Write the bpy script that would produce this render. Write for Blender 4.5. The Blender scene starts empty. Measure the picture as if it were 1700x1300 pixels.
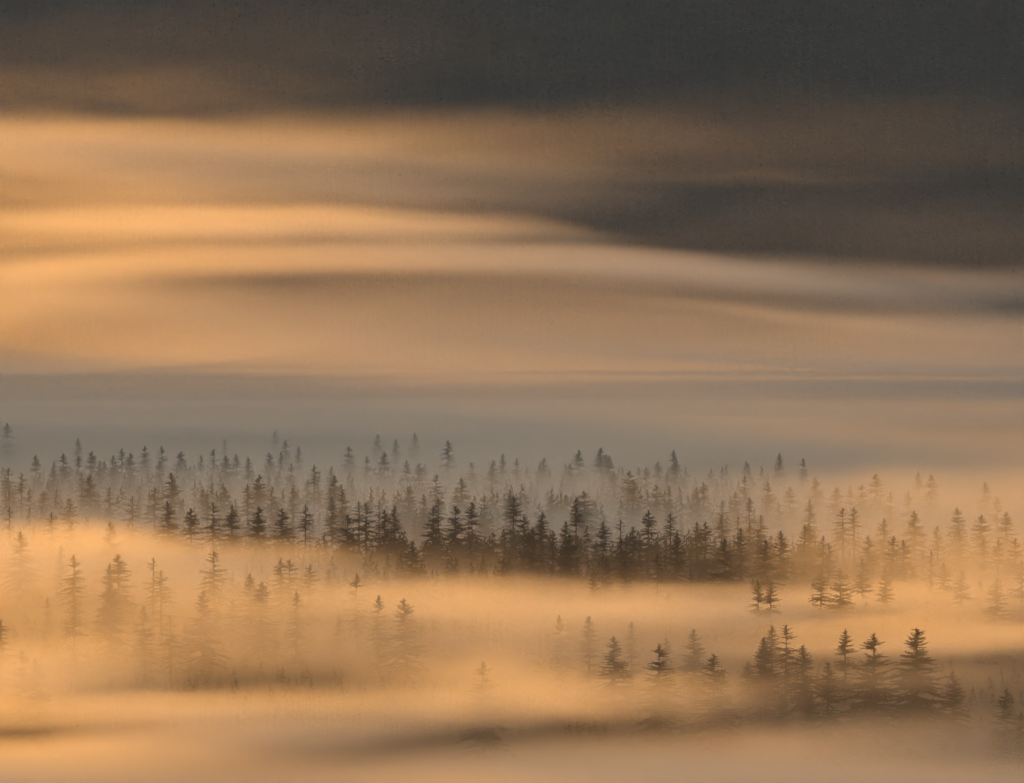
import bpy, bmesh, math, random
import numpy as np
from mathutils import Vector, Matrix, noise as mnoise

S = bpy.context.scene
COL = S.collection
R = math.radians

# ------------------------------------------------------------------ camera
F = 8087.0          # focal length in pixels of the 1700 px wide photograph
YH = 400.0          # row of the horizon in the photograph
CAMZ = 128.0
cam = bpy.data.cameras.new('camera')
cam.sensor_width = 36.0
cam.lens = 36.0 * F / 1700.0
cam.clip_start = 5.0
cam.clip_end = 40000.0
cam_ob = bpy.data.objects.new('camera', cam)
COL.objects.link(cam_ob)
cam_ob.location = (0, 0, CAMZ)
cam_ob.rotation_euler = (R(90) - math.atan((650 - YH) / F), 0, 0)
S.camera = cam_ob

# ------------------------------------------------------------------ light
SUN_EL = 4.6
SUN_DIR = Vector((-0.93, 0.37, 0))
SUN_DIR = Vector((SUN_DIR.x * math.cos(R(SUN_EL)), SUN_DIR.y * math.cos(R(SUN_EL)), math.sin(R(SUN_EL)))).normalized()
world = bpy.data.worlds.new('World')
S.world = world
world.use_nodes = True
wt = world.node_tree
bg = wt.nodes['Background']
sky = wt.nodes.new('ShaderNodeTexSky')
sky.sky_type = 'NISHITA'
sky.sun_disc = False
sky.sun_elevation = R(SUN_EL)
sky.sun_rotation = math.atan2(SUN_DIR.x, SUN_DIR.y)
sky.dust_density = 4.0
sky.ozone_density = 0.6
bg.inputs['Strength'].default_value = 0.1
wt.links.new(sky.outputs[0], bg.inputs['Color'])
sun = bpy.data.lights.new('sun', 'SUN')
sun.energy = 5.0
sun.color = (1.0, 0.358, 0.0)
sun.angle = R(0.5)
sun_ob = bpy.data.objects.new('sun', sun)
COL.objects.link(sun_ob)
sun_ob.rotation_euler = SUN_DIR.to_track_quat('Z', 'Y').to_euler()

S.view_settings.view_transform = 'Standard'
S.view_settings.look = 'None'
S.view_settings.gamma = 1.0
S.view_settings.use_curve_mapping = False
S.view_settings.exposure = 1.45
S.cycles.max_bounces = 12
S.cycles.diffuse_bounces = 2
S.cycles.volume_bounces = 5
S.cycles.transparent_max_bounces = 64
S.cycles.volume_step_rate = 5.0
S.cycles.use_adaptive_sampling = True
S.cycles.adaptive_threshold = 0.04
S.cycles.use_denoising = True

# ------------------------------------------------------------------ helpers
def smooth(a, b, x):
    t = np.clip((x - a) / (b - a), 0, 1)
    return t * t * (3 - 2 * t)

def world_at(px, py, d):
    """the point that stands at pixel (px, py) of the photograph at distance d along the valley"""
    return (px - 850) * d / F, d, CAMZ - (py - YH) * d / F

def tag(o, label=None, cat=None, group=None, kind=None):
    if label: o['label'] = label
    if cat: o['category'] = cat
    if group: o['group'] = group
    if kind: o['kind'] = kind
    return o

def link(name, data, parent=None):
    o = bpy.data.objects.new(name, data)
    COL.objects.link(o)
    if parent is not None: o.parent = parent
    return o

def mesh_np(name, verts, faces, mat=None, smooth_=False):
    me = bpy.data.meshes.new(name)
    me.from_pydata([tuple(v) for v in verts] if not isinstance(verts, np.ndarray) else verts.tolist(), [], faces if isinstance(faces, list) else faces.tolist())
    if mat: me.materials.append(mat)
    if smooth_: me.shade_smooth()
    return me

# ------------------------------------------------------------------ materials
def surface_mat(name, c1, c2, scale, rough=0.95, detail=5):
    m = bpy.data.materials.new(name); m.use_nodes = True
    t = m.node_tree; b = t.nodes['Principled BSDF']
    b.inputs['Roughness'].default_value = rough
    b.inputs['Specular IOR Level'].default_value = 0.1
    g = t.nodes.new('ShaderNodeNewGeometry')
    n = t.nodes.new('ShaderNodeTexNoise'); n.inputs['Scale'].default_value = scale; n.inputs['Detail'].default_value = detail
    r = t.nodes.new('ShaderNodeValToRGB')
    r.color_ramp.elements[0].position = 0.35; r.color_ramp.elements[0].color = (*c1, 1)
    r.color_ramp.elements[1].position = 0.65; r.color_ramp.elements[1].color = (*c2, 1)
    t.links.new(g.outputs['Position'], n.inputs['Vector'])
    t.links.new(n.outputs[0], r.inputs[0]); t.links.new(r.outputs[0], b.inputs['Base Color'])
    return m

M_ground = surface_mat('forest_floor', (0.028, 0.034, 0.016), (0.05, 0.045, 0.024), 0.05)
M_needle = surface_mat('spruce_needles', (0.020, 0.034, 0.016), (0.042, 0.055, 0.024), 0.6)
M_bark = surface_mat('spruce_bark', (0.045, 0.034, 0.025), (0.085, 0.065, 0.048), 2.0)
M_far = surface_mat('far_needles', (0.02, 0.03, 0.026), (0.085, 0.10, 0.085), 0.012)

def fog_mat(name, dens, amp=0.0, nscale=(2, 2, 2), bend=0.0, core=0.0, seed=0.0, g=0.3, step=1.0, color=(0.995, 0.995, 0.995), wave=0.0):
    m = bpy.data.materials.new(name); m.use_nodes = True
    t = m.node_tree; t.nodes.clear(); L = t.links.new
    out = t.nodes.new('ShaderNodeOutputMaterial'); v = t.nodes.new('ShaderNodeVolumePrincipled')
    L(v.outputs[0], out.inputs['Volume'])
    v.inputs['Color'].default_value = (*color, 1); v.inputs['Anisotropy'].default_value = g
    tc = t.nodes.new('ShaderNodeTexCoord')
    src = tc.outputs['Object']
    sep = t.nodes.new('ShaderNodeSeparateXYZ'); L(src, sep.inputs[0])
    def mth(op, a, b=None, c=None):
        n = t.nodes.new('ShaderNodeMath'); n.operation = op
        for i, x in enumerate((a, b, c)):
            if x is None: continue
            if isinstance(x, (int, float)): n.inputs[i].default_value = x
            else: L(x, n.inputs[i])
        return n.outputs[0]
    z = mth('ADD', sep.outputs['Z'], mth('MULTIPLY', mth('MULTIPLY', sep.outputs['X'], sep.outputs['X']), bend))
    if wave > 0:
        mw = t.nodes.new('ShaderNodeMapping'); mw.inputs['Scale'].default_value = (2.2, 1.2, 0.0); mw.inputs['Location'].default_value = (seed * 3.7, seed * 1.9, seed)
        L(src, mw.inputs[0])
        nw = t.nodes.new('ShaderNodeTexNoise'); nw.inputs['Scale'].default_value = 1.0; nw.inputs['Detail'].default_value = 1.0
        L(mw.outputs[0], nw.inputs['Vector'])
        z = mth('ADD', z, mth('MULTIPLY_ADD', nw.outputs[0], wave, -0.5 * wave))
    cmb = t.nodes.new('ShaderNodeCombineXYZ'); L(sep.outputs['X'], cmb.inputs[0]); L(sep.outputs['Y'], cmb.inputs[1]); L(z, cmb.inputs[2])
    ln = t.nodes.new('ShaderNodeVectorMath'); ln.operation = 'LENGTH'; L(cmb.outputs[0], ln.inputs[0])
    mr = t.nodes.new('ShaderNodeMapRange'); mr.interpolation_type = 'SMOOTHSTEP'
    L(ln.outputs['Value'], mr.inputs[0])
    for i, x in zip((1, 2, 3, 4), (core, 1.0, dens, 0.0)): mr.inputs[i].default_value = x
    d = mr.outputs[0]
    if amp > 0:
        mp = t.nodes.new('ShaderNodeMapping'); mp.inputs['Scale'].default_value = nscale; mp.inputs['Rotation'].default_value = (0, 0.35 * math.sin(seed * 2.3), 0); mp.inputs['Location'].default_value = (seed * 7.3, seed * 3.1, seed * 5.7)
        L(cmb.outputs[0], mp.inputs[0])
        n = t.nodes.new('ShaderNodeTexNoise'); n.inputs['Scale'].default_value = 1.0; n.inputs['Detail'].default_value = 1.5; n.inputs['Roughness'].default_value = 0.5
        L(mp.outputs[0], n.inputs['Vector'])
        # noise is mostly 0.3 .. 0.7
        f = mth('MAXIMUM', mth('MULTIPLY_ADD', n.outputs[0], 4 * amp, 1 - 2 * amp), 0.0)
        d = mth('MULTIPLY', d, f)
    L(d, v.inputs['Density'])
    m.cycles.volume_step_rate = step
    return m

# ------------------------------------------------------------------ terrain
def terrain(x, y):
    """height of the ground; x, y numpy arrays or floats"""
    x = np.asarray(x, float); y = np.asarray(y, float)
    z = 3.0 * np.sin(x / 210 + 1.0) * np.sin(y / 260) + 2.0 * np.sin(x / 95 + y / 140)
    z = z * smooth(900, 1300, y)
    # the hill the camera stands on
    z = z + 126.0 * (1 - smooth(-60, 720, y + 0.00002 * x * x))
    # the wooded mountainside across the valley, falling away to the left
    t = y - 3780 + 60 * np.sin(x / 420 + 0.7) + 25 * np.sin(x / 170 + 2)
    hm = 60 + 900 * smooth(-1900, -650, x)
    z = z + hm * smooth(0, 3200, t * (1 + 0.00008 * (x + 500)))
    z = z + 14 * smooth(100, 700, t) * np.sin(x / 190 + y / 700)
    # unseen hill added at left to shade the fog; ripples soften the shadow edge
    crest = np.interp(y, SHADE_RIDGE_Y, SHADE_RIDGE_Z) + 9 * np.sin(y / 37) + 8 * np.sin(y / 61 + 1) + 5 * np.sin(y / 24 + 2) + 16 * np.sin(y / 118 + 0.5) * smooth(3000, 3400, y)
    z = z + crest * np.exp(-((x + 2300) / 420) ** 2)
    return z

# ridge added out of view, shaped from the shade height wanted at each depth: its crest at x = -2300
SH = [(900, -20), (1150, -20), (1300, -25), (1400, -30), (1560, -35), (1780, -25), (1920, 28), (2200, 46), (2500, 45), (2900, 36), (3150, 22), (3400, 12), (3550, 16), (3700, 60), (4000, 60)]
SHADE_RIDGE_Y = [0] + [d + 915 for d, h in SH] + [5600, 6500]
SHADE_RIDGE_Z = [200] + [2300 * math.tan(R(SUN_EL)) / 0.93 + h for d, h in SH] + [250, 0]
NX, NY = 260, 420
xs = np.linspace(-7000, 6000, NX); ys = np.linspace(-1500, 9000, NY)
X, Y = np.meshgrid(xs, ys)
Z = terrain(X, Y)
vv = np.stack([X.ravel(), Y.ravel(), Z.ravel()], 1)
i = np.arange(NX * NY).reshape(NY, NX)
ff = np.stack([i[:-1, :-1].ravel(), i[:-1, 1:].ravel(), i[1:, 1:].ravel(), i[1:, :-1].ravel()], 1)
g = link('ground', mesh_np('ground', vv, ff, M_ground, True)); tag(g, kind='structure')
ZMAX = float(Z.max())

# ------------------------------------------------------------------ spruces
def spruce_arrays(kind, seed, nseg=5, hero=False):
    """crown of a unit-height spruce as verts, faces"""
    rnd = random.Random(seed)
    V, Fc = [], []
    P = dict(broad=(0.215, 0.05, 230, .64, .28), narrow=(0.155, 0.05, 220, .62, .28), sparse=(0.20, 0.26, 120, .7, .5),
             young=(0.25, 0.02, 230, .80, .18), ragged=(0.22, 0.12, 150, .65, .55), hero=(0.25, 0.05, 300, .72, .35),
             snag=(0.14, 0.35, 70, .6, .6), double=(0.20, 0.06, 250, .66, .3))[kind]
    half, z0, nb, pw, irr = P
    def tri(a, b, c):
        n = len(V); V.extend([tuple(a), tuple(b), tuple(c)]); Fc.append((n, n + 1, n + 2))
    def branch(root, az, L, up, dens):
        dirh = Vector((math.cos(az), math.sin(az), 0)); side = Vector((-math.sin(az), math.cos(az), 0))
        pts = []
        for k in range(nseg + 1):
            u = k / nseg
            zz = 1.55 * L * (up * u - 0.62 * u * u * (1 - up) + 0.26 * u ** 3)
            pts.append(root + dirh * (L * u) + Vector((0, 0, zz)))
        w0 = 0.002 + 0.022 * L
        for k in range(nseg):
            a, b = pts[k], pts[k + 1]
            u = (k + .5) / nseg
            wd = (0.42 * L) * (1 - u) ** 0.7 * (0.55 + 0.45 * min(1, u * 4)) + 0.002
            # twig sprays to both sides, swept forward
            for s in (-1, 1, -1, 1):
                if rnd.random() > dens: continue
                q = a.lerp(b, rnd.random())
                tip = q + side * (s * wd * rnd.uniform(.6, 1.15)) + dirh * (wd * rnd.uniform(.4, .9)) + Vector((0, 0, -wd * rnd.uniform(.0, .45)))
                tri(q - dirh * (L / nseg * .35), q + dirh * (L / nseg * .5), tip)
            # hanging twigs
            for _ in range(3):
                if rnd.random() > dens * 0.9: continue
                q = a.lerp(b, rnd.random())
                dn = (0.10 * L + 0.004) * rnd.uniform(.5, 1.3) * (1.2 - u * .7)
                tip = q + Vector((rnd.uniform(-.3, .3) * dn, rnd.uniform(-.3, .3) * dn, -dn)) + dirh * dn * .3
                tri(q - dirh * (L / nseg * .3), q + dirh * (L / nseg * .3), tip)
            w = w0 * (1 - u) + 0.0012
            n = len(V)
            V.extend([tuple(a - side * w + Vector((0, 0, w))), tuple(b - side * w * .7 + Vector((0, 0, w * .7))), tuple(b + side * w * .7 - Vector((0, 0, w * .7))), tuple(a + side * w - Vector((0, 0, w)))])
            Fc.append((n, n + 1, n + 2, n + 3))
    axes = [(Vector((0, 0, 0)), 1.0, nb)]
    if kind == 'double':
        axes = [(Vector((0, 0, 0)), 1.0, nb), (Vector((0.085, 0.02, 0)), 0.86, nb // 2)]
    gaps = [(rnd.uniform(z0, .85), rnd.uniform(.02, .05)) for _ in range(3 if irr > .2 else 1)]
    lean = rnd.uniform(-.012, .012)
    bulge = rnd.uniform(-.12, .12)
    for off, top, n in axes:
        for k in range(n):
            u = (k + rnd.random()) / n            # 0 low, 1 top
            z = z0 + (top - z0 - 0.018) * (u ** 0.84)
            if any(abs(z - gz) < gw for gz, gw in gaps) and rnd.random() < .7: continue
            q = (top - z) / (top - z0)
            prof = q ** pw * (1 + bulge * math.sin(q * 9))
            if kind in ('sparse', 'ragged', 'snag'): prof = (q ** .62) * (1 - .30 * q ** 2)
            L = half * min(prof, q * 2.0 + .008) * rnd.uniform(1 - irr, 1.08) + 0.003
            if rnd.random() < .05: L *= 1.25
            up = 0.42 * (1 - q) ** 1.5 + 0.02 + rnd.uniform(-.16, .16)
            root = Vector((off.x + lean * z, off.y, z))
            branch(root, rnd.uniform(0, 6.283), L, up, .97 if kind not in ('sparse', 'ragged', 'snag') else .8)
        # leader shoot
        c = Vector((off.x + lean * top, off.y, top))
        for a in (0, 2.1, 4.2):
            e = Vector((math.cos(a), math.sin(a), 0)) * .006
            tri(c - Vector((0, 0, .07)) + e, c - Vector((0, 0, .07)) - e, c + Vector((0, 0, .005)))
        for k in range(9):
            branch(c - Vector((0, 0, .014 + .009 * k)), rnd.uniform(0, 6.28), .002 + .0016 * k, .5, .5)
    return V, Fc, lean

def trunk_arrays(kind, seed, lean):
    rnd = random.Random(seed); V, Fc = [], []
    stems = [(0, 0, 1.0)] + ([(0.085, 0.02, .86)] if kind == 'double' else [])
    for ox, oy, top in stems:
        rings = 7; n = 7
        base = len(V)
        for k in range(rings):
            u = k / (rings - 1); z = u * top * .985 - .02
            r = 0.0105 * (1 - u) ** .8 + .0012
            if k == 0: r *= 1.35
            for s in range(n):
                a = 6.283 * s / n
                V.append((ox + lean * z + r * math.cos(a) * rnd.uniform(.93, 1.07), oy + r * math.sin(a), z))
        for k in range(rings - 1):
            for s in range(n):
                a = base + k * n + s; b = base + k * n + (s + 1) % n
                Fc.append((a, b, b + n, a + n))
    return V, Fc

VARS = {}
for kind, cnt in (('broad', 4), ('narrow', 4), ('sparse', 3), ('young', 2), ('ragged', 3), ('hero', 2), ('snag', 2), ('double', 2)):
    for k in range(cnt):
        sd = 100 + 17 * k + len(kind) * 7
        Vc, Fcc, lean = spruce_arrays(kind, sd)
        Vt, Ft = trunk_arrays(kind, sd + 1, lean)
        VARS.setdefault(kind, []).append((mesh_np('crown_' + kind, Vc, Fcc, M_needle), mesh_np('trunk_' + kind, Vt, Ft, M_bark)))

# tips measured in the photograph: x, y, class letters
# kind: b broad  n narrow  s sparse  y young  r ragged  h hero  g snag  2 double ; size: D tall dark  N normal  F faint, far  M small
TREES = []
def block(ox, oy, sc, rows):
    for tok in rows.split():
        x, y, c = tok.split(','); TREES.append((ox + float(x) * sc, oy + float(y) * sc, c))
Z3 = 430 / 1300
block(0, 700, Z3, """35,5,bF 390,75,nF 40,230,sN 105,255,sN 178,165,bN 265,215,nN 315,155,nN 393,170,nN 460,145,bN 500,190,nN 568,165,nF 608,130,nF 652,155,bN 728,120,bN
800,195,nN 903,145,bN 1005,165,nF 1072,135,sN 1133,165,bN 1185,160,nF 1243,175,nN 1128,85,nF 810,120,nF 445,265,bN 408,250,nN 545,325,sN 215,345,bF 860,250,bD 1040,365,nF
1018,330,nF 1128,330,bF 1240,310,sD 1290,280,nN 345,380,rD 258,450,sD 358,500,sN 665,370,rD 773,322,rD 843,395,bD 903,415,nM 958,430,bD 1067,400,sD 1162,415,yD 1245,495,yM 1295,420,bD
47,425,gD 103,550,bD 555,500,bD 170,520,nM 305,615,nN 368,665,rD 543,710,nD 593,662,bD 765,680,gD 807,745,sD 545,800,bD 1072,645,sD 365,880,rD 718,920,nD 1012,845,bD 1090,920,yM
1250,760,2D 850,970,sN 930,1000,nM 2,990,sD 105,1150,bD 180,1185,bD 235,880,nM 1170,890,bM""")
block(425, 700, Z3, """95,40,nF 148,90,nF 68,150,bN 122,150,nF 215,120,nF 178,205,nN 290,215,sN 380,220,nF 466,120,bN 555,170,nN 612,60,bF 642,150,bD 703,85,nF 798,55,bF 757,190,nN 820,205,bN
965,90,rD 1083,200,sN 1188,190,bN 1240,160,nF 20,262,bN 460,280,nM 78,320,rD 180,330,nD 245,420,sD 10,470,yD 135,430,bD 395,268,2D 380,370,nD 432,340,nD 460,465,yD 517,395,sD 550,405,sD 618,388,gD
650,440,bD 697,418,nD 765,325,bD 840,360,nF 905,260,sF 915,380,sD 885,420,yD 1033,280,bN 1003,420,yD 1083,400,bN 1145,365,bN 1278,338,rD 1190,555,yM 1110,580,yM 1070,520,yM
555,615,nM 618,590,yM 712,590,yM 740,585,nM 785,595,bD 960,620,nM 1000,680,nM 1240,680,bD 1280,725,bM 125,680,sD 165,690,sD 270,715,rD 365,740,bM 503,760,rD 25,800,bD 205,850,nD
615,870,nD 748,885,bD 785,910,nM 830,965,yM 417,965,bM 95,1010,gM 1010,880,bM 1092,925,nM 1178,910,rM 1130,720,nM 895,950,nM 1140,1205,bD""")
block(850, 700, Z3, """25,180,nF 158,180,bN 335,140,bN 290,210,bN 447,128,2N 490,165,nF 510,250,bF 585,245,bF 635,225,nF 672,225,nF 735,198,bN 778,250,nF 822,190,bN 812,140,nF
608,290,bN 728,315,bN 788,320,nN 925,325,nF 962,300,bN 1120,350,bN 1170,265,nF 1195,375,nF 1075,290,nM 1030,290,nM 1285,300,nF 200,370,bM 275,365,bM 1060,390,sF
5,365,rD 58,465,rD 322,370,nD 367,345,bD 100,530,bD 150,450,bN 205,545,nD 268,495,nD 290,560,bD 330,570,bM 458,498,bD 545,485,gD 610,525,yD 545,585,yD 688,443,bD 797,450,sD 825,560,bD
932,500,nD 970,500,bD 1052,465,sF 1135,470,gF 1060,545,gM 1070,585,yD 1147,530,nD 1195,505,nF 1252,465,sF 1240,540,bD 730,660,sD 682,680,nM 1270,690,bM 780,730,nM 900,740,nM
475,680,nD 458,670,gD 410,735,nD 565,695,nD 360,775,nM 195,720,yM 248,710,yM 120,790,nM 300,830,bM 1240,790,nD 1210,790,nM 1290,800,bM 237,968,nD 290,985,nM 388,970,nD 195,1025,yM 150,1020,nM
518,1075,bD 603,1000,nD 740,1115,bD 775,1080,nN 912,1040,bD 1015,1165,yD 1262,1090,nD 1190,1205,bM 785,860,bM 150,610,yM""")
block(1270, 700, Z3, """75,155,nF 192,180,nF 258,280,bF 125,325,bF 225,385,nF 360,325,bN 430,320,nF 560,260,bF 490,310,bF 635,345,nF 720,345,nF 772,250,nF 840,265,bF 1110,300,bF 1170,370,nF
393,430,sN 450,425,sN 598,485,bF 755,445,bF 870,520,nN 970,430,bN 980,545,rN 1100,585,nF 1172,590,bN 1255,585,bN 1222,680,yM 525,570,bF 1217,450,bF 1085,465,bF
85,545,bD 35,570,yM 5,590,bD 205,515,nD 225,510,bD 290,570,nD 320,605,nD 645,570,bD 700,590,bD 530,660,nM 490,685,nD 610,720,nD 625,785,yM 700,735,nM 745,730,bM 835,645,gD 905,705,bN 795,640,nM
990,745,bD 1083,800,yM 1165,780,bD 1295,690,nD 283,745,bD 385,735,bD 245,800,nM 30,800,nD 698,930,nM 895,910,nM 820,900,bM 510,905,nM
38,1020,nD 108,1015,sD 5,1080,bD 405,1040,nD 318,1205,yD 550,1060,bX 762,1035,hX 950,1250,bL""")
block(1220, 1000, 480 / 1700, """1600,505,bL 1692,650,bM 285,535,bM 448,530,bM 690,600,bM 80,370,bM 410,250,bD""")

KIND = {'b': 'broad', 'n': 'narrow', 's': 'sparse', 'y': 'young', 'r': 'ragged', 'h': 'hero', 'g': 'snag', '2': 'double'}
trng = random.Random(11)
RECS = []
for k, (px, py, c) in enumerate(TREES):
    h = {'D': trng.uniform(24, 28), 'N': trng.uniform(21, 25), 'F': trng.uniform(19, 24), 'M': trng.uniform(13, 17), 'X': trng.uniform(31, 33), 'L': trng.uniform(19, 21)}[c[1]]
    d = 2000.0
    for _ in range(12):
        gz = float(terrain((px - 850) * d / F, d))
        d = 0.5 * d + 0.5 * (CAMZ - gz - h) * F / max(60, py - YH)
    x, y, z = world_at(px, py, d)
    gz = float(terrain(x, y))
    h = z - gz
    RECS.append(dict(px=px, py=py, kind=KIND[c[0]], size=c[1], h=h, d=d, x=x, y=y, z=gz))

def place_tree(rec, k):
    cm, tm = VARS[rec['kind']][k % len(VARS[rec['kind']])]
    o = link('spruce_tree', None)
    o.location = (rec['x'], rec['y'], rec['z']); h = rec['h']
    rr = random.Random(k)
    w = h * rr.uniform(.92, 1.15) * {'D': 1.45, 'N': 1.45, 'F': 1.5, 'M': 1.45, 'X': 1.65, 'L': 1.45}[rec['size']]
    o.scale = (w, w, h); o.rotation_euler = (0, 0, rr.uniform(0, 6.28) if rec['kind'] not in ('double', 'hero') else rr.uniform(-.4, .4))
    link('trunk', tm, o); link('crown', cm, o)
    return o

TREE_OBS = [place_tree(r, k) for k, r in enumerate(RECS)]
print('TREES', len(TREE_OBS), 'd', min(r['d'] for r in RECS), max(r['d'] for r in RECS), 'h', min(r['h'] for r in RECS), max(r['h'] for r in RECS))

# ------------------------------------------------------------------ labels
MARKS = [   # tip in the photograph, how other trees refer to it, its own label
    (1522, 1042, 'the largest lower-right spruce', 'largest spruce of all, sharp-topped with tiered drooping branches, standing at lower right'),
    (1452, 1050, 'the full spruce beside the largest', 'full rounded spruce half in fog, just left of the largest spruce at lower right'),
    (1584, 1113, 'the blunt spruce right of the largest', 'blunt-topped spruce fading downwards into fog, just right of the largest spruce'),
    (1672, 1142, 'the last spruce at lower right', 'broad spruce near the right edge, low among the foreground trees'),
    (1375, 1098, 'the squat lower-right top', 'squat dark spruce top poking out above a streak of orange fog at lower right'),
    (1186, 1085, 'the small dark bushy spruce', 'small dark bushy spruce top with upturned branches, rightmost of the lower centre group'),
    (1095, 1068, 'the broad lower-centre spruce', 'broad dark spruce, largest of the lower centre group'),
    (1152, 1044, 'the pale lower-centre spruce', 'pale full spruce behind the lower centre group, right of its largest tree'),
    (1020, 1055, 'the leftmost lower-centre spruce', 'open-branched spruce at the left end of the lower centre group'),
    (1283, 1037, 'the tall clump spruce', 'tall dim spruce in the clump between lower centre group and squat dark top'),
    (802, 1098, 'the ghostly lower-centre spruce', 'ghostly broad spruce almost lost in brown fog at lower centre'),
    (35, 1080, 'the faint lower-left spruce', 'faint spruce with a neighbour close by, standing at the lower left edge'),
    (121, 991, 'the great pale lower-left spruce', 'great pale ragged spruce with sweeping branches, lower left in dim orange fog'),
    (414, 951, 'the bulky two-topped spruce', 'bulky two-topped spruce, darkest shape in the orange fog at left'),
    (591, 951, 'the lone lacy spruce', 'lone lacy spruce with open branches in the orange fog below the forked dark spruce'),
    (196, 919, 'the glowing full spruce', 'full spruce tinted orange inside the brightest fog at left'),
    (114, 825, 'the ragged orange-bank spruce', 'ragged spruce top standing clear above the edge of the orange bank at left'),
    (256, 806, 'the crisp tiered spruce', 'crisp dark spruce with separate tiered branches, rising above the orange bank'),
    (384, 837, 'the squat near-black spruce', 'squat near-black conical spruce just above the orange fog, left of the forked dark spruce'),
    (450, 806, 'the dark shaggy spruce', 'dark shaggy spruce between the squat near-black spruce and the forked dark spruce'),
    (556, 788, 'the forked dark spruce', 'tallest dark spruce of the middle row, forked into two tops'),
    (678, 807, 'the full-skirted brown spruce', 'full-skirted brown spruce in the middle row, right of the forked dark spruce'),
    (685, 896, 'the dark spruce in the orange edge', 'dark broad spruce whose skirt sinks into the edge of the orange fog, centre'),
    (757, 838, 'the bushy near-black spruce', 'bushy near-black spruce in the middle row at the centre of the photograph'),
    (848, 812, 'the slim ragged centre spruce', 'slim ragged spruce standing tall in the middle row just right of centre'),
    (869, 854, 'the dark ragged spruce right of centre', 'dark ragged spruce low in the middle row, just right of the slim ragged one'),
    (971, 813, 'the brown broad middle-row spruce', 'brown broad spruce rising in the middle row, taller of a close pair right of centre'),
    (1078, 846, 'the pointed full middle-row spruce', 'pointed full spruce in the middle row, well right of centre'),
    (1052, 874, 'the round-topped dark spruce', 'round-topped dark bushy spruce just left of the pointed full middle-row spruce'),
    (1229, 874, 'the neat middle-row spruce', 'neat slender spruce towards the right end of the middle row'),
    (1344, 868, 'the dark twin tops at right', 'dark broad top at the right end of the middle row, one of close twin tops'),
    (1400, 842, 'the thin-crowned right spruce', 'thin-crowned spruce with see-through branches, right and behind the dark twin tops'),
    (1483, 889, 'the left twin at right', 'small spruce with a matching neighbour on its right, in pinkish fog at right'),
    (1594, 880, 'the open-branched far-right spruce', 'open-branched ragged spruce standing alone in pinkish fog at far right'),
    (1361, 946, 'the dim right-streak spruce', 'dim broad spruce above the bright orange streak on the right'),
    (1037, 930, 'the lone brown-fog spruce', 'lone slender dark spruce in the brown fog, lowest right of its small group'),
    (744, 730, 'the high ragged centre spruce', 'ragged spruce of the far row, its tip the highest sharp one at centre'),
    (637, 749, 'the broad far-row spruce', 'broad pointed grey spruce in the far row, left of the high ragged centre one'),
    (579, 740, 'the narrow-topped far spruce', 'grey spruce of the far row standing above the forked dark spruce'),
    (690, 718, 'the palest highest spruce', 'palest broad spruce, highest of all, just left of the high ragged centre one'),
    (241, 740, 'the tallest far-left spruce', 'tallest grey spruce of the far row in the left quarter of the photograph'),
    (152, 748, 'the dark far-left spruce', 'dark-topped grey spruce of the far row near the left edge'),
    (299, 747, 'the broad far-left spruce', 'broad grey spruce of the far row above the crisp tiered spruce'),
    (355, 744, 'the sparse far-left spruce', 'sparse grey spruce of the far row, second broad space left of the centre'),
    (902, 759, 'the wide-branched far spruce', 'wide-branched grey spruce of the far row, right of the centre'),
    (998, 742, 'the far two-topped spruce', 'grey spruce of the far row with a second top at its side, right of centre'),
    (1050, 796, 'the tall pale spruce right of centre', 'tall pale full spruce between the far row and the middle row, right of centre'),
    (1294, 751, 'the faint spire at far right', 'faint lone spire in the far row on the right, almost lost in grey fog'),
    (1455, 786, 'the faint clump at far right', 'faint broad spruce in a dim clump of the far row on the right'),
]
ADJ = {'D': 'dark', 'N': 'greyish', 'F': 'pale', 'M': 'small', 'X': 'large', 'L': 'fair-sized', }
FORM = {'broad': 'broad', 'narrow': 'narrow', 'sparse': 'open-branched', 'young': 'conical', 'ragged': 'ragged', 'hero': 'tiered', 'snag': 'thin bare-stemmed', 'double': 'two-topped'}
ORD = ['nearest', 'second', 'third', 'fourth', 'fifth', 'sixth', 'seventh', 'eighth', 'ninth', 'tenth', 'eleventh', 'twelfth', 'thirteenth', 'fourteenth', 'fifteenth']

def fog_words(rec):
    px, py = rec['px'], rec['py']
    if py > 1010: return 'in dim lower fog'
    if px < 700 and py > 850 + 0.1 * px: return 'in orange fog'
    if py < 800 and rec['size'] in 'FN': return 'in grey fog'
    if px > 1380: return 'in pinkish fog'
    if py > 925: return 'in brown-orange fog'
    return 'in the middle row'

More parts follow.
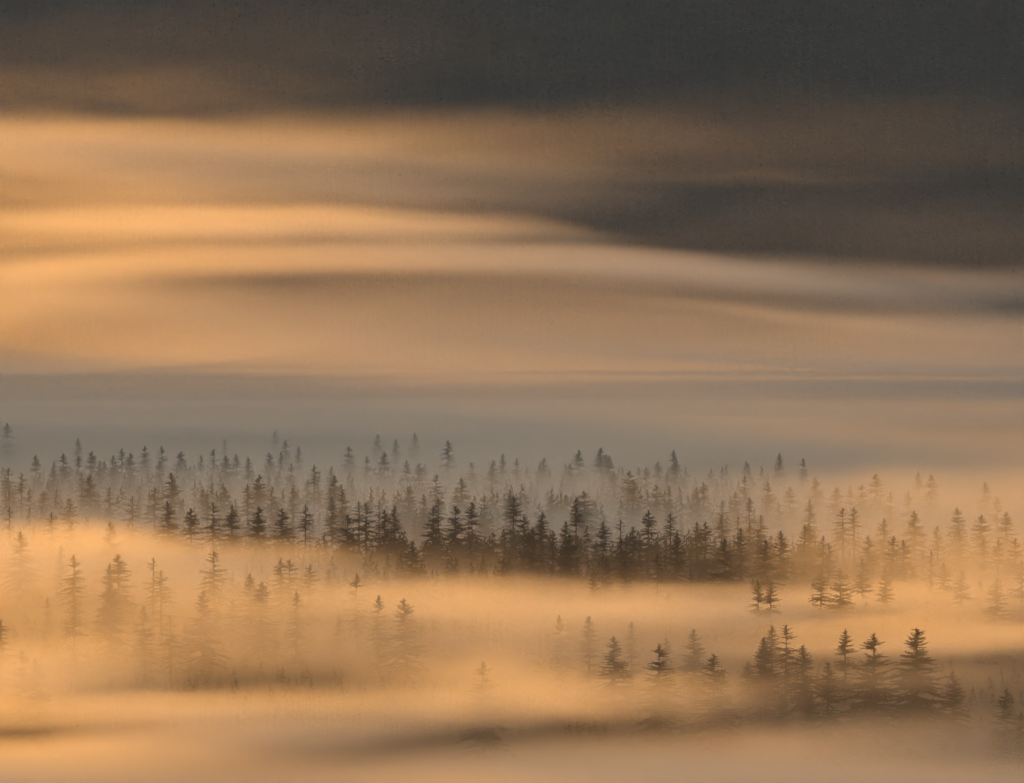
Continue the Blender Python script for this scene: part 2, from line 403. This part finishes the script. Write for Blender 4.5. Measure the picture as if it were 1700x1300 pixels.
mark_of = {}
for mx, my, ref, own in MARKS:
    k = min((q for q in range(len(RECS)) if q not in mark_of), key=lambda q: (RECS[q]['px'] - mx) ** 2 + (RECS[q]['py'] - my) ** 2)
    if math.hypot(RECS[k]['px'] - mx, RECS[k]['py'] - my) > 6: print('MARK far', mx, my, RECS[k]['px'], RECS[k]['py'])
    mark_of[k] = (ref, own)
rel = {}
for q, rec in enumerate(RECS):
    if q in mark_of: continue
    k = min(mark_of, key=lambda m: math.hypot(RECS[m]['px'] - rec['px'], 1.3 * (RECS[m]['py'] - rec['py'])))
    dx, dy = rec['px'] - RECS[k]['px'], rec['py'] - RECS[k]['py']
    if abs(dx) > abs(dy): side = 'right of' if dx > 0 else 'left of'
    else: side = 'below' if dy > 0 else 'above'
    rel.setdefault((k, side), []).append((math.hypot(dx, dy), q))
for (k, side), lst in rel.items():
    for n_, (_, q) in enumerate(sorted(lst)):
        rec = RECS[q]
        short = fog_words(rec).replace('in the middle row', 'in brown mist')
        if len((short + mark_of[k][0]).split()) > 9: short = short.replace('brown-orange ', 'brown ').replace('in dim lower fog', 'in fog').replace('in pinkish fog', 'in fog').replace('in brown mist', 'in mist')
        RECS[q]['label'] = f"{ADJ[rec['size']]} {FORM[rec['kind']]} spruce {short}, {ORD[n_]} {side} {mark_of[k][0]}"
for k, (ref, own) in mark_of.items(): RECS[k]['label'] = own
for q, rec in enumerate(RECS):
    grp = ('spruces of the foreground clumps' if rec['py'] > 1010 else 'spruces in the orange fog' if rec['py'] > 925 or (rec['px'] < 360 and rec['py'] > 855)
           else 'spruces of the far grey row' if rec['py'] < 795 and rec['size'] in 'FN' else 'spruces of the middle row')
    tag(TREE_OBS[q], rec['label'], 'tree', grp)
    nw = len(rec['label'].split())
    if nw > 16: print('LONG', nw, rec['label'])

# ------------------------------------------------------------------ the mass of low forest and the wooded mountainside
def low_spruce(seed, nb, half):
    rnd = random.Random(seed); V, Fc = [], []
    for k in range(nb):
        u = (k + rnd.random()) / nb; z = .06 + .92 * u ** .9; L = half * (1 - z) ** .85 * rnd.uniform(.75, 1.1) + .01
        a = rnd.uniform(0, 6.283); d = Vector((math.cos(a), math.sin(a), 0)); s = Vector((-d.y, d.x, 0))
        w = L * .5 + .012
        n = len(V); r0 = Vector((0, 0, z))
        V += [tuple(r0 + Vector((0, 0, .035))), tuple(r0 + d * L * .6 + s * w - Vector((0, 0, .02))), tuple(r0 + d * L - Vector((0, 0, .02 * rnd.random()))), tuple(r0 + d * L * .6 - s * w - Vector((0, 0, .03)))]
        Fc += [(n, n + 1, n + 2), (n, n + 2, n + 3)]
    n = len(V); V += [(-.012, 0, 0), (.012, 0, 0), (0, 0, 1.0)]; Fc.append((n, n + 1, n + 2))
    n = len(V); V += [(0, -.012, 0), (0, .012, 0), (0, 0, 1.0)]; Fc.append((n, n + 1, n + 2))
    return np.array(V), np.array(Fc)

def scatter_mass(name, pts, hs, nb, half, mat, seed):
    r = np.random.RandomState(seed)
    protos = [low_spruce(seed + q, nb, half) for q in range(5)]
    VV, FF, n0 = [], [], 0
    for q in range(5):
        sel = np.arange(len(pts)) % 5 == q
        P = pts[sel]; H_ = hs[sel]; A = r.uniform(0, 6.283, len(P)); Wd = H_ * r.uniform(.8, 1.35, len(P))
        V, Fc = protos[q]
        c, s = np.cos(A)[:, None], np.sin(A)[:, None]
        xx = (V[None, :, 0] * c - V[None, :, 1] * s) * Wd[:, None] + P[:, None, 0]
        yy = (V[None, :, 0] * s + V[None, :, 1] * c) * Wd[:, None] + P[:, None, 1]
        zz = V[None, :, 2] * H_[:, None] + P[:, None, 2]
        VV.append(np.stack([xx, yy, zz], 2).reshape(-1, 3))
        FF.append((Fc[None] + (np.arange(len(P)) * len(V))[:, None, None] + n0).reshape(-1, 3))
        n0 += len(P) * len(V)
    VV = np.concatenate(VV); FF = np.concatenate(FF)
    me = bpy.data.meshes.new(name)
    me.vertices.add(len(VV)); me.vertices.foreach_set('co', VV.ravel().astype(np.float32))
    me.loops.add(FF.size); me.loops.foreach_set('vertex_index', FF.ravel().astype(np.int32))
    me.polygons.add(len(FF)); me.polygons.foreach_set('loop_start', np.arange(0, FF.size, 3, dtype=np.int32))
    me.update(calc_edges=True); me.materials.append(mat)
    return link(name, me)

r = np.random.RandomState(5)
# low trees on the valley floor, hidden for the most part in the fog
n = 3000
y = 1250 + 880 * r.uniform(0, 1, n) ** 1.2; x = r.uniform(-1, 1, n) * (0.125 * y)
clump = np.sin(x / 33 + y / 61) + np.sin(x / 71 - y / 43 + 1) + r.uniform(-.6, .6, n)
keep = clump > -0.3
x, y = x[keep], y[keep]
hs = r.uniform(4, 7.5, len(x))
# the closed stand below the crisp middle row
n2 = 420
y2 = r.uniform(1690, 1880, n2); x2 = (r.uniform(330, 1420, n2) - 850) * y2 / F
h2 = r.uniform(10, 16, n2) * (1 - .25 * ((x2 + 30) / 120) ** 2).clip(.5, 1)
n3 = 620
y3 = r.uniform(1950, 2520, n3); x3 = (r.uniform(-40, 1300, n3) - 850) * y3 / F
h3 = r.uniform(9, 17, n3)
x2 = np.concatenate([x2, x3]); y2 = np.concatenate([y2, y3]); h2 = np.concatenate([h2, h3])
x = np.concatenate([x, x2]); y = np.concatenate([y, y2]); hs = np.concatenate([hs, h2])
fo = scatter_mass('low_forest', np.stack([x, y, terrain(x, y)], 1), hs, 30, .36, M_needle, 3)
tag(fo, kind='stuff')
# the mountainside
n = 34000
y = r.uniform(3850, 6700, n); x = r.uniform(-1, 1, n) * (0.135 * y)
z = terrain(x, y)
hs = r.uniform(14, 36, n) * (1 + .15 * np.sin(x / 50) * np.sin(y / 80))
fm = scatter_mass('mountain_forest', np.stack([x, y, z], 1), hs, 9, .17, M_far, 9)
tag(fm, kind='stuff')

# ------------------------------------------------------------------ haze
hz = bpy.data.materials.new('haze_air'); hz.use_nodes = True
t = hz.node_tree; t.nodes.clear(); o_ = t.nodes.new('ShaderNodeOutputMaterial'); v_ = t.nodes.new('ShaderNodeVolumePrincipled')
v_.inputs['Color'].default_value = (0.32, 0.52, 1.0, 1); v_.inputs['Density'].default_value = 0.000048; v_.inputs['Anisotropy'].default_value = -0.5
t.links.new(v_.outputs[0], o_.inputs['Volume'])
bm = bmesh.new(); bmesh.ops.create_cube(bm, size=1.0)
me = bpy.data.meshes.new('haze'); bm.to_mesh(me); bm.free(); me.materials.append(hz)
hzo = link('haze', me); zlo = float(Z.min()) - 1.0; zhi = ZMAX + 40
hzo.location = (-500, 3750, (zlo + zhi) / 2); hzo.scale = (13400, 10900, zhi - zlo); tag(hzo, kind='stuff')

# ------------------------------------------------------------------ fog banks
_bm = bmesh.new(); bmesh.ops.create_icosphere(_bm, subdivisions=4, radius=1.0)
BALL = [tuple(v.co) for v in _bm.verts]; BALLF = [tuple(v.index for v in f.verts) for f in _bm.faces]; _bm.free()

def fog_bank(px, py, d, wpx, hpx, depth, tau, tilt=0.0, bend=0.0, amp=0.5, ns=(2.0, 1.5, 1.2), core=0.0, g=0.3, wave=1.1, name='fog_bank'):
    """a lens of fog: centre on pixel (px, py) at distance d, half width and half height in photograph pixels there,
    half depth in metres, tau = optical depth through its middle as seen from the camera hill"""
    cx, cy, cz = world_at(px, py, d)
    a = wpx * d / F; pitch = math.atan((py - YH) / F)
    hh = hpx * d / F
    c = math.sqrt(max(hh * hh - (depth * math.sin(pitch)) ** 2, (0.3 * hh) ** 2))
    ph = 1 / math.sqrt((math.cos(pitch) / depth) ** 2 + (math.sin(pitch) / c) ** 2)
    dens = tau / ph
    k = fog_bank.n; fog_bank.n += 1
    m = fog_mat('fog', dens, amp, ns, bend, core, seed=k + 1.0, g=g, wave=wave)
    q = 1.28
    vs = [(q * x_, q * y_, q * z_ - bend * q * q * x_ * x_) for x_, y_, z_ in BALL]
    o = link(name, mesh_np('fog_bank', vs, BALLF, m))
    o.location = (cx, cy, cz); o.scale = (a, depth, c); o.rotation_euler = (0, R(-tilt), 0)
    tag(o, kind='stuff')
    return o
fog_bank.n = 0

def fog_sheet(name, z, c, d0, d1, dens, amp, ns, core=0.3, halfw=2600, g=0.3, bend=0.0):
    k = fog_bank.n; fog_bank.n += 1
    m = fog_mat('fog_sheet', dens, amp, ns, bend, core, seed=k + 1.0, g=g)
    o = link(name, mesh_np(name, BALL, BALLF, m)); o.location = (0, (d0 + d1) / 2, z); o.scale = (halfw, (d1 - d0) / 2, c)
    return tag(o, kind='stuff')

fog_sheet('valley_mist', 8, 40, 700, 4000, 0.0003, 0.3, (5, 8, 1), core=.2)
fog_sheet('ground_fog', -4, 24, 800, 3900, 0.0042, 0.7, (12, 22, 1), core=0.2)

#    px    py    d    wpx  hpx depth tau
BANKS = [
    (850, 1350, 1090, 2200, 145, 90, 3.4, 0, 0, .3),
    (200, 1250, 1150, 700, 60, 60, 1.6, 3, 0, .4),
    (0, 1120, 1120, 420, 90, 60, 1.3, 0, 0, .4),
    (800, 1140, 1100, 300, 80, 60, .9, 0, 0, .4),
    (350, 1185, 1165, 900, 60, 60, 1.4, 0, 0, .3, (5, 2, 2)),
    (1050, 1160, 1160, 380, 60, 50, .8, 0, 0, .4, (3, 2, 2)),
    (150, 1010, 1320, 900, 170, 90, .65, 0, 0, .35, (4, 2, 2)),
    (850, 748, 2650, 2000, 55, 200, .9, 0, 0, .4, (4, 2, 2)),
    (300, 398, 3620, 800, 38, 250, .7, 0, .5, .4, (3, 2, 2)),
    (980, 1050, 1330, 450, 130, 60, .6, 0, 0, .4, (3, 2, 2)),
    (1500, 1130, 1165, 560, 150, 40, .15, 0, 0, .35),
    (1250, 240, 3850, 900, 120, 300, .07, 0, 0, .7, (3, 2, 2)),
    (200, 90, 3950, 900, 110, 300, .045, 0, 0, .7, (3, 2, 2)),
    (700, 1060, 1250, 800, 90, 60, .5, 0, 0, .5, (5, 2, 2)),
    # left orange bank below the crisp row
    (50, 925, 1730, 800, 85, 130, 2.4, -3, 0, .3),
    (850, 1000, 1520, 800, 60, 140, 1.5, -2, 0, .5),
    (1500, 990, 1580, 700, 45, 130, 1.3, 2, 0, .5),
    (1600, 900, 1700, 620, 110, 90, .5, 0, 0, .4, (3, 2, 2)),
    (1620, 860, 1900, 620, 110, 70, .8, 0, 0, .4, (3, 2, 2)),
    (850, 880, 1930, 2200, 130, 60, .55, 0, 0, .3, (5, 2, 1)),
    (850, 822, 2200, 2200, 115, 60, .6, 0, 0, .3, (5, 2, 1)),
    (1550, 1055, 1400, 520, 50, 90, 1.4, 2, 0, .5),
    (1480, 1128, 1190, 350, 32, 30, .15, 0, 0, .5),
    (1450, 1240, 1135, 550, 80, 45, .6, 0, 0, .4),
    (1650, 965, 1450, 520, 120, 60, .9, 0, 0, .35),
    (850, 890, 2000, 2000, 70, 150, 1.2, 0, 0, .5, (6, 2, 1)),
    (850, 830, 2300, 2000, 70, 180, 1.0, 0, 0, .5, (6, 2, 1)),
    # --- banks at the foot of the mountain
    (850, 655, 3350, 2600, 168, 350, 3.4, 0, 0, .3, (5, 2, 2)),
    (850, 700, 2850, 2000, 60, 250, 1.0, 0, 0, .5, (4, 2, 2)),
    (0, 500, 3400, 620, 90, 300, 1.1, 0, 0, .4, (2, 2, 2)),
    (700, 500, 3700, 1000, 90, 400, .9, 0, .1, .3, (3, 2, 2)),
    (600, 425, 3560, 1200, 40, 420, 2.0, 0, 2.6, .3, (3, 2, 2)),
    (1200, 455, 3500, 750, 45, 350, .8, -3, 0, .5, (3, 2, 2)),
    (1500, 540, 3350, 800, 60, 300, .6, -2, 0, .5, (3, 2, 2)),
    (420, 368, 3480, 750, 40, 400, 2.0, -1, .6, .4, (3, 2, 2)),
    (0, 430, 3740, 600, 150, 400, .5, 0, 0, .4, (2, 2, 3)),
    (300, 300, 3800, 950, 110, 400, 1.2, -1, 0, .5, (3, 2, 3)),
    (-100, 230, 3860, 800, 60, 400, 1.4, -1, 0, .4, (2, 2, 2)),
    (600, 240, 3860, 750, 90, 400, .35, 0, 0, .6, (3, 2, 2)),
    (100, 150, 3900, 700, 70, 300, .14, 0, 0, .9, (4, 2, 3)),
    (1180, 292, 3800, 480, 24, 300, .08, -1, 0, .8, (4, 2, 2)),
    (1500, 380, 3800, 900, 100, 300, .10, 0, 0, .7, (3, 2, 2)),
    (1350, 528, 3250, 450, 20, 200, .3, -6, .1, .4, (3, 2, 2)),
    (1620, 478, 3500, 520, 50, 300, .45, -1, 0, .4, (3, 2, 2)),
]
for b in BANKS:
    fog_bank(*b)
print('ZMAX', ZMAX)
